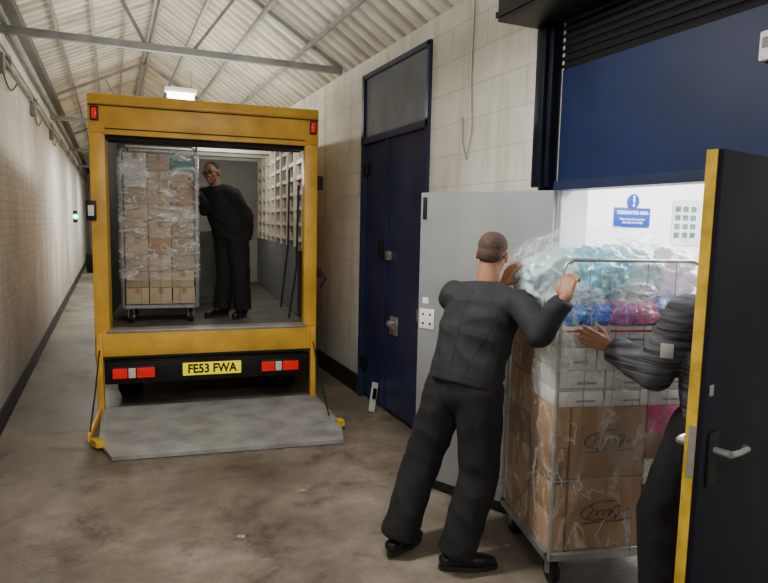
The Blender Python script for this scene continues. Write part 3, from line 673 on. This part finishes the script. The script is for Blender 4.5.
# ---------------------------------------------------------------- people
def cap(bm,p1,r1,p2,r2,side=None,flat=1.0,flat1=False,flat2=False,seg=20):
    p1,p2=V(p1),V(p2); d=(p2-p1)
    if d.length<1e-5: d=V((0,0,1e-4))
    z=d.normalized()
    if side is None: side=V((1,0,0)) if abs(z.x)<0.8 else V((0,1,0))
    side=V(side); x=(side-z*side.dot(z)).normalized(); y=z.cross(x)
    t=bmesh.new(); bmesh.ops.create_uvsphere(t,u_segments=seg,v_segments=seg,radius=1)
    for v in t.verts:
        c=v.co.copy()
        if c.z>0.0001: 
            v.co=p2+(x*c.x+y*c.y*flat)*r2+(z*c.z*r2*flat if not flat2 else V((0,0,0)))
        else:
            v.co=p1+(x*c.x+y*c.y*flat)*r1+(z*c.z*r1*flat if not flat1 else V((0,0,0)))
    bmesh.ops.recalc_face_normals(t,faces=t.faces)
    me=bpy.data.meshes.new("t"); t.to_mesh(me); t.free(); bm.from_mesh(me); bpy.data.meshes.remove(me)
def ell(bm,c,r,axes,seg=24):
    c=V(c); t=bmesh.new(); bmesh.ops.create_uvsphere(t,u_segments=seg,v_segments=seg//2+2,radius=1)
    for v in t.verts:
        q=v.co.copy(); v.co=c+axes[0]*q.x*r[0]+axes[1]*q.y*r[1]+axes[2]*q.z*r[2]
    bmesh.ops.recalc_face_normals(t,faces=t.faces)
    me=bpy.data.meshes.new("t"); t.to_mesh(me); t.free(); bm.from_mesh(me); bpy.data.meshes.remove(me)
def remesh(bm,name,m,parent,voxel,smooth=4,wr=0.0,wscale=9.0,seed=0.0,zs=1.9):
    me=bpy.data.meshes.new("tmp"); bm.to_mesh(me); bm.free()
    o=bpy.data.objects.new("tmp",me); COL.objects.link(o)
    r=o.modifiers.new("r",'REMESH'); r.mode='VOXEL'; r.voxel_size=voxel
    s=o.modifiers.new("s",'SMOOTH'); s.factor=0.5; s.iterations=smooth
    bpy.context.view_layer.update(); dg=bpy.context.evaluated_depsgraph_get()
    nm=bpy.data.meshes.new_from_object(o.evaluated_get(dg)); bpy.data.objects.remove(o); bpy.data.meshes.remove(me)
    if wr>0:
        ns=[v.normal.copy() for v in nm.vertices]
        for v,n in zip(nm.vertices,ns):
            p=v.co*wscale
            q=V((p.x+seed,p.y,p.z*zs+0.6*p.x))
            a=0.7-abs(noise.noise(q))*2.2
            b=noise.noise(V((p.x*2.3,p.y*2.3+seed,p.z*zs*1.3)))
            v.co=v.co+n*(a*wr+b*wr*0.4)
    nm.polygons.foreach_set("use_smooth",[True]*len(nm.polygons))
    nm.materials.clear(); nm.materials.append(m)
    ob=bpy.data.objects.new(name,nm); COL.objects.link(ob)
    ob.parent=parent; ob.matrix_parent_inverse=Matrix.Translation(parent.location).inverted()
    return ob
def hand(bm,w,hd,pn,thumb,curl,sc=1.0,spread=0.06):
    w=V(w); hd=V(hd).normalized(); pn=V(pn); pn=(pn-hd*pn.dot(hd)).normalized(); th=V(thumb); th=(th-hd*th.dot(hd)-pn*th.dot(pn)).normalized()
    offs=[0.030,0.010,-0.010,-0.029]; kl=[0.088,0.092,0.087,0.078]; fl=[0.070,0.078,0.072,0.056]
    for i in range(4):
        k=w+hd*kl[i]*sc+th*offs[i]*sc
        cap(bm,w+hd*0.005+th*offs[i]*0.55*sc,0.0155*sc,k,0.0115*sc,seg=12)
        d=(hd+th*offs[i]*spread*60).normalized(); p=k; a=0
        for j,(fr,r0,r1) in enumerate(((0.45,0.0105,0.0095),(0.31,0.0095,0.0088),(0.24,0.0088,0.0075))):
            a+=curl*(0.8 if j==0 else 1.0)
            dd=d*math.cos(a)+pn*math.sin(a); q=p+dd*fl[i]*fr*sc
            cap(bm,p,r0*sc,q,r1*sc,seg=12); p=q
    cap(bm,w+hd*0.03*sc,0.016*sc,w+hd*0.07*sc,0.013*sc,side=th,seg=12)
    t0=w+hd*0.022*sc+th*0.022*sc; d1=(hd*0.55+th*0.75+pn*0.35).normalized(); t1=t0+d1*0.042*sc
    d2=(hd*0.85+th*0.35+pn*0.35).normalized(); t2=t1+d2*0.030*sc; t3=t2+(d2+pn*0.3).normalized()*0.024*sc
    cap(bm,t0,0.016*sc,t1,0.0125*sc,seg=12); cap(bm,t1,0.0115*sc,t2,0.0105*sc,seg=12); cap(bm,t2,0.0105*sc,t3,0.0085*sc,seg=12)
def person(J,label,mats,base,seed=0,extra=None,eyem=None):
    skin,jk,tr,hr=mats
    P=empty("person",base,0,label,"person")
    J={k:(V(v) if hasattr(v,'__len__') and len(v)==3 and not isinstance(v,str) else v) for k,v in J.items()}
    f=J['face'].normalized(); up=(J['neck']-J['pelvis']).normalized(); s=f.cross(V((0,0,1))).normalized()
    hf=J['hf'].normalized(); hu=V(J.get('hu',(0,0,1))); hu=(hu-hf*hu.dot(hf)).normalized(); hs=hf.cross(hu).normalized()
    c=J['head']; sc=J.get('sc',1.0); gi=J.get('girth',1.0)*sc; tg=J.get('tgirth',1.0)*sc; sg=J.get('sgirth',1.0)*sc
    A=(hs,hf,hu)
    bm=bmesh.new()
    ell(bm,c+hu*0.030*sc-hf*0.012*sc,(0.074*sc,0.094*sc,0.084*sc),A)
    ell(bm,c-hu*0.030*sc+hf*0.022*sc,(0.060*sc,0.070*sc,0.082*sc),A)
    ell(bm,c-hu*0.060*sc+hf*0.022*sc,(0.053*sc,0.060*sc,0.045*sc),A)
    ell(bm,c-hu*0.093*sc+hf*0.066*sc,(0.024*sc,0.020*sc,0.018*sc),A)
    cap(bm,c+hf*0.083*sc+hu*0.012*sc,0.008*sc,c+hf*0.106*sc-hu*0.024*sc,0.0125*sc,seg=12)
    for q in(-1,1):
        ell(bm,c+hf*0.096*sc-hu*0.028*sc+hs*q*0.011*sc,(0.009*sc,0.010*sc,0.008*sc),A,12)
        ell(bm,c+hf*0.078*sc+hu*0.024*sc+hs*q*0.030*sc,(0.024*sc,0.014*sc,0.009*sc),A,12)
        ell(bm,c+hf*0.062*sc-hu*0.022*sc+hs*q*0.040*sc,(0.020*sc,0.018*sc,0.018*sc),A,12)
        ell(bm,c+hs*q*0.080*sc-hf*0.008*sc-hu*0.006*sc,(0.010*sc,0.020*sc,0.033*sc),A,14)
    cap(bm,c+hf*0.086*sc-hu*0.052*sc-hs*0.018*sc,0.007*sc,c+hf*0.086*sc-hu*0.052*sc+hs*0.018*sc,0.007*sc,seg=10)
    cap(bm,c+hf*0.084*sc-hu*0.064*sc-hs*0.015*sc,0.008*sc,c+hf*0.084*sc-hu*0.064*sc+hs*0.015*sc,0.008*sc,seg=10)
    cap(bm,J['neck']-up*0.06,0.064*sc,c-hu*0.045*sc-hf*0.022*sc,0.056*sc)
    cap(bm,J['pelvis'],0.13*sc,J['chest'],0.14*sc,side=s,flat=0.62)
    cap(bm,J['chest'],0.14*sc,J['neck']-up*0.06,0.08*sc,side=s,flat=0.6)
    for k in('L','R'):
        sh,el,wr=J['sh'+k],J['el'+k],J['wr'+k]
        cap(bm,J['neck']-up*0.08,0.05*sc,sh,0.042*sc); cap(bm,sh,0.045*sc,el,0.036*sc); cap(bm,el,0.036*sc,wr,0.026*sc)
        cap(bm,wr,0.026*sc,wr+J['hd'+k].normalized()*0.02,0.024*sc,side=J['th'+k],flat=0.75)
        hand(bm,wr,J['hd'+k],J['pn'+k],J['th'+k],J['curl'+k],sc,J.get('spread',0.06))
        hp,kn,an=J['hip'+k],J['kn'+k],J['an'+k]
        cap(bm,hp,0.085*sc,kn,0.055*sc); cap(bm,kn,0.055*sc,an,0.036*sc)
        cap(bm,an,0.036*sc,an+J['ft'+k].normalized()*0.10-V((0,0,0.03)),0.03*sc,flat=.8)
    remesh(bm,"body",skin,P,0.0052,3)
    for q in(-1,1):
        ec=c+hf*0.079*sc+hu*0.006*sc+hs*q*0.031*sc
        o=MB().ball(ec,0.0115*sc,14).obj("eye",eyem or M_eyew,P); o.matrix_parent_inverse=Matrix.Translation(P.location).inverted()
        i=MB().ball(ec+hf*0.0065*sc,0.007*sc,10).obj("iris",M_eyed,o)
    if J.get('glasses'):
        w=MB()
        for q in(-1,1):
            ec=c+hf*0.100*sc+hu*0.006*sc+hs*q*0.031*sc
            pts=[ec+hs*0.024*sc*math.cos(t*math.pi/6)+hu*0.016*sc*math.sin(t*math.pi/6) for t in range(13)]
            w.tube(pts,0.0025,5)
            w.tube([ec+hs*q*0.024*sc,c+hs*q*0.074*sc+hf*0.07*sc+hu*0.008*sc,c+hs*q*0.084*sc+hu*0.008*sc],0.002,5)
        w.tube([c+hf*0.101*sc+hu*0.008*sc-hs*0.009,c+hf*0.101*sc+hu*0.008*sc+hs*0.009],0.002,5)
        o=w.obj("glasses",M_black,P); o.matrix_parent_inverse=Matrix.Translation(P.location).inverted()
    bm=bmesh.new()
    ell(bm,c+hu*0.040*sc-hf*0.018*sc,(0.0765*sc,0.0915*sc,0.0775*sc),A)
    ell(bm,c+hu*0.000*sc-hf*0.050*sc,(0.067*sc,0.056*sc,0.060*sc),A)
    remesh(bm,"hair",hr,P,0.006,3)
    bm=bmesh.new()
    hem=J['pelvis']-up*J.get('hem',0.0)
    cap(bm,hem,0.176*gi,J['chest'],0.186*gi,side=s,flat=0.72,flat1=True)
    cap(bm,J['chest']-up*0.05,0.186*gi,J['chest']+up*0.07,0.165*gi,side=s,flat=0.72)
    for q,k in((-1,'L'),(1,'R')):
        cap(bm,J['neck']-up*0.045,0.062*gi,J['sh'+k]-up*0.012,0.056*gi)
        cap(bm,J['chest']+up*0.06,0.105*gi,J['sh'+k]-up*0.03,0.062*gi)
    cap(bm,J['chest']+up*0.06,0.125*gi,J['neck']-up*0.03,0.078*sc,side=s,flat=0.8)
    cap(bm,J['neck']-up*0.05,0.080*sc,J['neck']+up*0.016-hf*0.006,0.070*sc,flat2=True)
    for k in('L','R'):
        sh,el,wr=J['sh'+k],J['el'+k],J['wr'+k]; ce=el+(wr-el)*0.93
        cap(bm,sh-up*0.01,0.068*gi*sg/sc,el,0.058*gi*sg/sc); cap(bm,el,0.058*gi*sg/sc,ce,0.045*gi*sg/sc,flat2=True)
    jkt=remesh(bm,"jacket",jk,P,0.0085,8,wr=J.get('wr',0.009),wscale=5.5,seed=seed,zs=1.3)
    if J.get('seams'):
        me=jkt.data; bv=BVHTree.FromPolygons([v.co[:] for v in me.vertices],[p.vertices[:] for p in me.polygons])
        def seam(pts):
            out=[]
            for t,ang in pts:
                C=J['pelvis']+(J['neck']-J['pelvis'])*t; d=(Matrix.Rotation(math.radians(ang),3,up)@(-f)); d=(d-up*d.dot(up)).normalized()
                h=bv.ray_cast(C+d*0.6,-d,0.6)
                if h[0] is not None: out.append(h[0]-d*0.0004)
            if len(out)>2:
                MB().tube(out,0.0018,5).obj("jacket_seam",M_seam,jkt)
        seam([(0.04+0.86*i/24,0) for i in range(25)])
        for q in(-1,1): seam([(0.04+0.70*i/20,q*(34+24*math.sin(i/20*1.6)**2)) for i in range(21)])
        seam([(0.05,-100+200*i/40) for i in range(41)])
    bm=bmesh.new()
    cap(bm,J['pelvis']+up*0.06,0.150*tg,J['pelvis']-V((0,0,0.04)),0.156*tg,side=s,flat=0.76)
    for k in('L','R'):
        hp,kn,an=J['hip'+k],J['kn'+k],J['an'+k]; ce=an
        cap(bm,J['pelvis'],0.13*tg,hp,0.12*tg,side=s,flat=.88)
        cap(bm,hp,0.110*tg,kn,0.087*tg); cap(bm,kn,0.088*tg,ce,0.086*tg,flat2=True)
    remesh(bm,"trousers",tr,P,0.0095,7,wr=0.008,wscale=8.0,seed=seed+5,zs=0.7)
    for k in('L','R'):
        an=J['an'+k]; fd=J['ft'+k].normalized(); gz=J.get('gz',0.0)
        bm=bmesh.new(); h=V((an.x,an.y,0)); sd=fd.cross(V((0,0,1)))
        lift=max(0,an.z-gz-0.08)
        heel=h-fd*0.055+V((0,0,gz+0.05+lift)); ball=h+fd*0.13+V((0,0,gz+0.042)); toe=h+fd*0.185+V((0,0,gz+0.036))
        cap(bm,heel,0.040*sc,ball,0.046*sc,side=sd,flat=0.85); cap(bm,ball,0.046*sc,toe,0.036*sc,side=sd,flat=0.8)
        cap(bm,h+V((0,0,gz+0.055+lift)),0.045*sc,an+V((0,0,0.03)),0.046*sc)
        sh=remesh(bm,"shoe",M_shoe,P,0.006,3)
        w=MB(); bmv=w.bm; lo_=[];hi_=[]
        for i in range(24):
            t=i/24*2*math.pi; x=math.cos(t); y=math.sin(t)
            pos=h+fd*(0.065+0.155*x)+sd*(y*(0.046 if x>0 else 0.038))
            zz=gz+0.002+(lift*(0.5-0.5*x))
            lo_.append(bmv.verts.new((pos.x,pos.y,zz))); hi_.append(bmv.verts.new((pos.x,pos.y,zz+0.024)))
        bmv.faces.new(lo_[::-1]); bmv.faces.new(hi_)
        for i in range(24): bmv.faces.new((lo_[i],lo_[(i+1)%24],hi_[(i+1)%24],hi_[i]))
        w.obj("shoe_sole",M_sole,sh)
    if extra: extra(P,J)
    return P

J1=dict(face=(.93,.36,0),pelvis=(1.645,2.68,0.95),chest=(1.73,2.70,1.25),neck=(1.79,2.71,1.44),head=(1.825,2.74,1.600),hf=(.78,.60,-.14),hu=(0.2,0.05,1),
 shL=(1.69,2.895,1.385),shR=(1.845,2.515,1.385),elL=(1.80,3.00,1.21),wrL=(1.915,2.765,1.43),elR=(1.77,2.255,1.265),wrR=(1.838,2.172,1.44),
 hdL=(.35,-.15,.9),pnL=(.9,.1,-.35),thL=(-.2,-.95,0.1),curlL=0.4,
 hdR=(.35,.25,.80),pnR=(.85,.40,-.30),thR=(-.4,.85,0.1),curlR=0.7,spread=0.02,
 hipL=(1.61,2.77,0.91),hipR=(1.685,2.60,0.91),knL=(1.50,2.84,0.50),knR=(1.69,2.58,0.49),anL=(1.36,2.83,0.095),anR=(1.57,2.58,0.085),
 ftL=(.80,.45,0),ftR=(.93,-.30,0),hem=0.015,girth=1.15,tgirth=1.13,sgirth=0.95,seams=1)
person(J1,"man in black fleece jacket and trousers pushing loaded roll cage",(M_skin,M_jkt,M_trs,M_hair),(1.5,2.7,0),seed=1.0)
J2=dict(face=(-.35,.94,0),pelvis=(2.38,1.79,0.94),chest=(2.36,1.80,1.25),neck=(2.39,1.80,1.44),head=(2.45,1.81,1.58),hf=(-.6,.8,-.1),
 shL=(2.185,1.82,1.40),shR=(2.55,1.74,1.39),elL=(2.145,1.94,1.13),wrL=(2.085,2.15,1.21),elR=(2.68,1.75,1.13),wrR=(2.64,1.93,1.2),
 hdL=(-.90,.25,.38),pnL=(.25,.96,-.05),thL=(0.3,-.1,1),curlL=0.03,
 hdR=(-.2,.5,.8),pnR=(0,1,-.2),thR=(-1,.2,0),curlR=0.2,
 hipL=(2.28,1.81,0.90),hipR=(2.47,1.73,0.90),knL=(2.19,1.90,0.50),knR=(2.50,1.66,0.50),anL=(2.18,1.84,0.08),anR=(2.50,1.53,0.085),
 ftL=(-.5,.85,0),ftR=(-.3,.95,0),hem=0.0,girth=1.15,tgirth=1.05,sgirth=1.22,wr=0.006)
def badge(P,J):
    p=V((2.088,1.83,1.25)); rot=Matrix.Rotation(math.radians(-50),3,'Z')
    o=MB().box(p,(0.05,0.006,0.06),rot,0.002).obj("sleeve_badge",M_band,P); o.matrix_parent_inverse=Matrix.Translation(P.location).inverted()
person(J2,"man in striped dark grey knit steadying boxes on the roll cage",(M_skin2,M_knit,M_trs,M_hairb),(2.3,1.75,0),seed=4.0,extra=badge)
J3=dict(face=(-.75,-.65,0),pelvis=(1.13,6.47,1.60),chest=(1.05,6.44,1.90),neck=(0.975,6.41,2.075),head=(0.925,6.385,2.205),hf=(-.50,-.86,-.08),hu=(-.14,0,1),
 shL=(1.12,6.27,2.005),shR=(0.88,6.54,2.015),elL=(1.27,6.30,1.78),wrL=(1.27,6.36,1.54),elR=(0.86,6.40,1.84),wrR=(0.765,6.22,2.00),
 hdL=(0,.1,-1),pnL=(-.9,.2,0),thL=(-.1,-.9,0),curlL=0.3,
 hdR=(-.25,-.1,.8),pnR=(-.9,.1,0),thR=(.2,-.8,-.3),curlR=0.3,
 hipL=(1.18,6.40,1.55),hipR=(1.08,6.52,1.55),knL=(1.21,6.38,1.18),knR=(1.08,6.52,1.18),anL=(1.23,6.42,0.835),anR=(1.04,6.54,0.835),
 ftL=(-.55,-.8,0),ftR=(-.85,-.5,0),hem=0.02,gz=0.752,sc=0.95,girth=1.2,tgirth=1.12,sgirth=0.92,glasses=1)
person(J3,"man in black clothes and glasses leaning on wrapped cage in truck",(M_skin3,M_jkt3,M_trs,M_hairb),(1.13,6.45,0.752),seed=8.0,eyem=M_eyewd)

# ---------------------------------------------------------------- world + camera
wd=bpy.data.worlds.new("World"); scene.world=wd; wd.use_nodes=True
wd.node_tree.nodes["Background"].inputs[0].default_value=(0.5,0.55,0.65,1); wd.node_tree.nodes["Background"].inputs[1].default_value=0.15
a=math.radians(23.8);p=math.radians(6.3);r=math.radians(1.2)
sa,ca,sp,cp=math.sin(a),math.cos(a),math.sin(p),math.cos(p)
F=V((sa*cp,ca*cp,-sp));R=V((ca,-sa,0));U=V((sa*sp,ca*sp,cp))
R2=(R*math.cos(r)+U*math.sin(r));U2=(U*math.cos(r)-R*math.sin(r))
cd=bpy.data.cameras.new("camera"); cam=bpy.data.objects.new("camera",cd); COL.objects.link(cam)
M=Matrix((( R2.x,U2.x,-F.x,0),(R2.y,U2.y,-F.y,0),(R2.z,U2.z,-F.z,1.75),(0,0,0,1))); cam.matrix_world=M
cd.sensor_width=36; cd.lens=620/768*36; cd.clip_start=0.05
scene.camera=cam
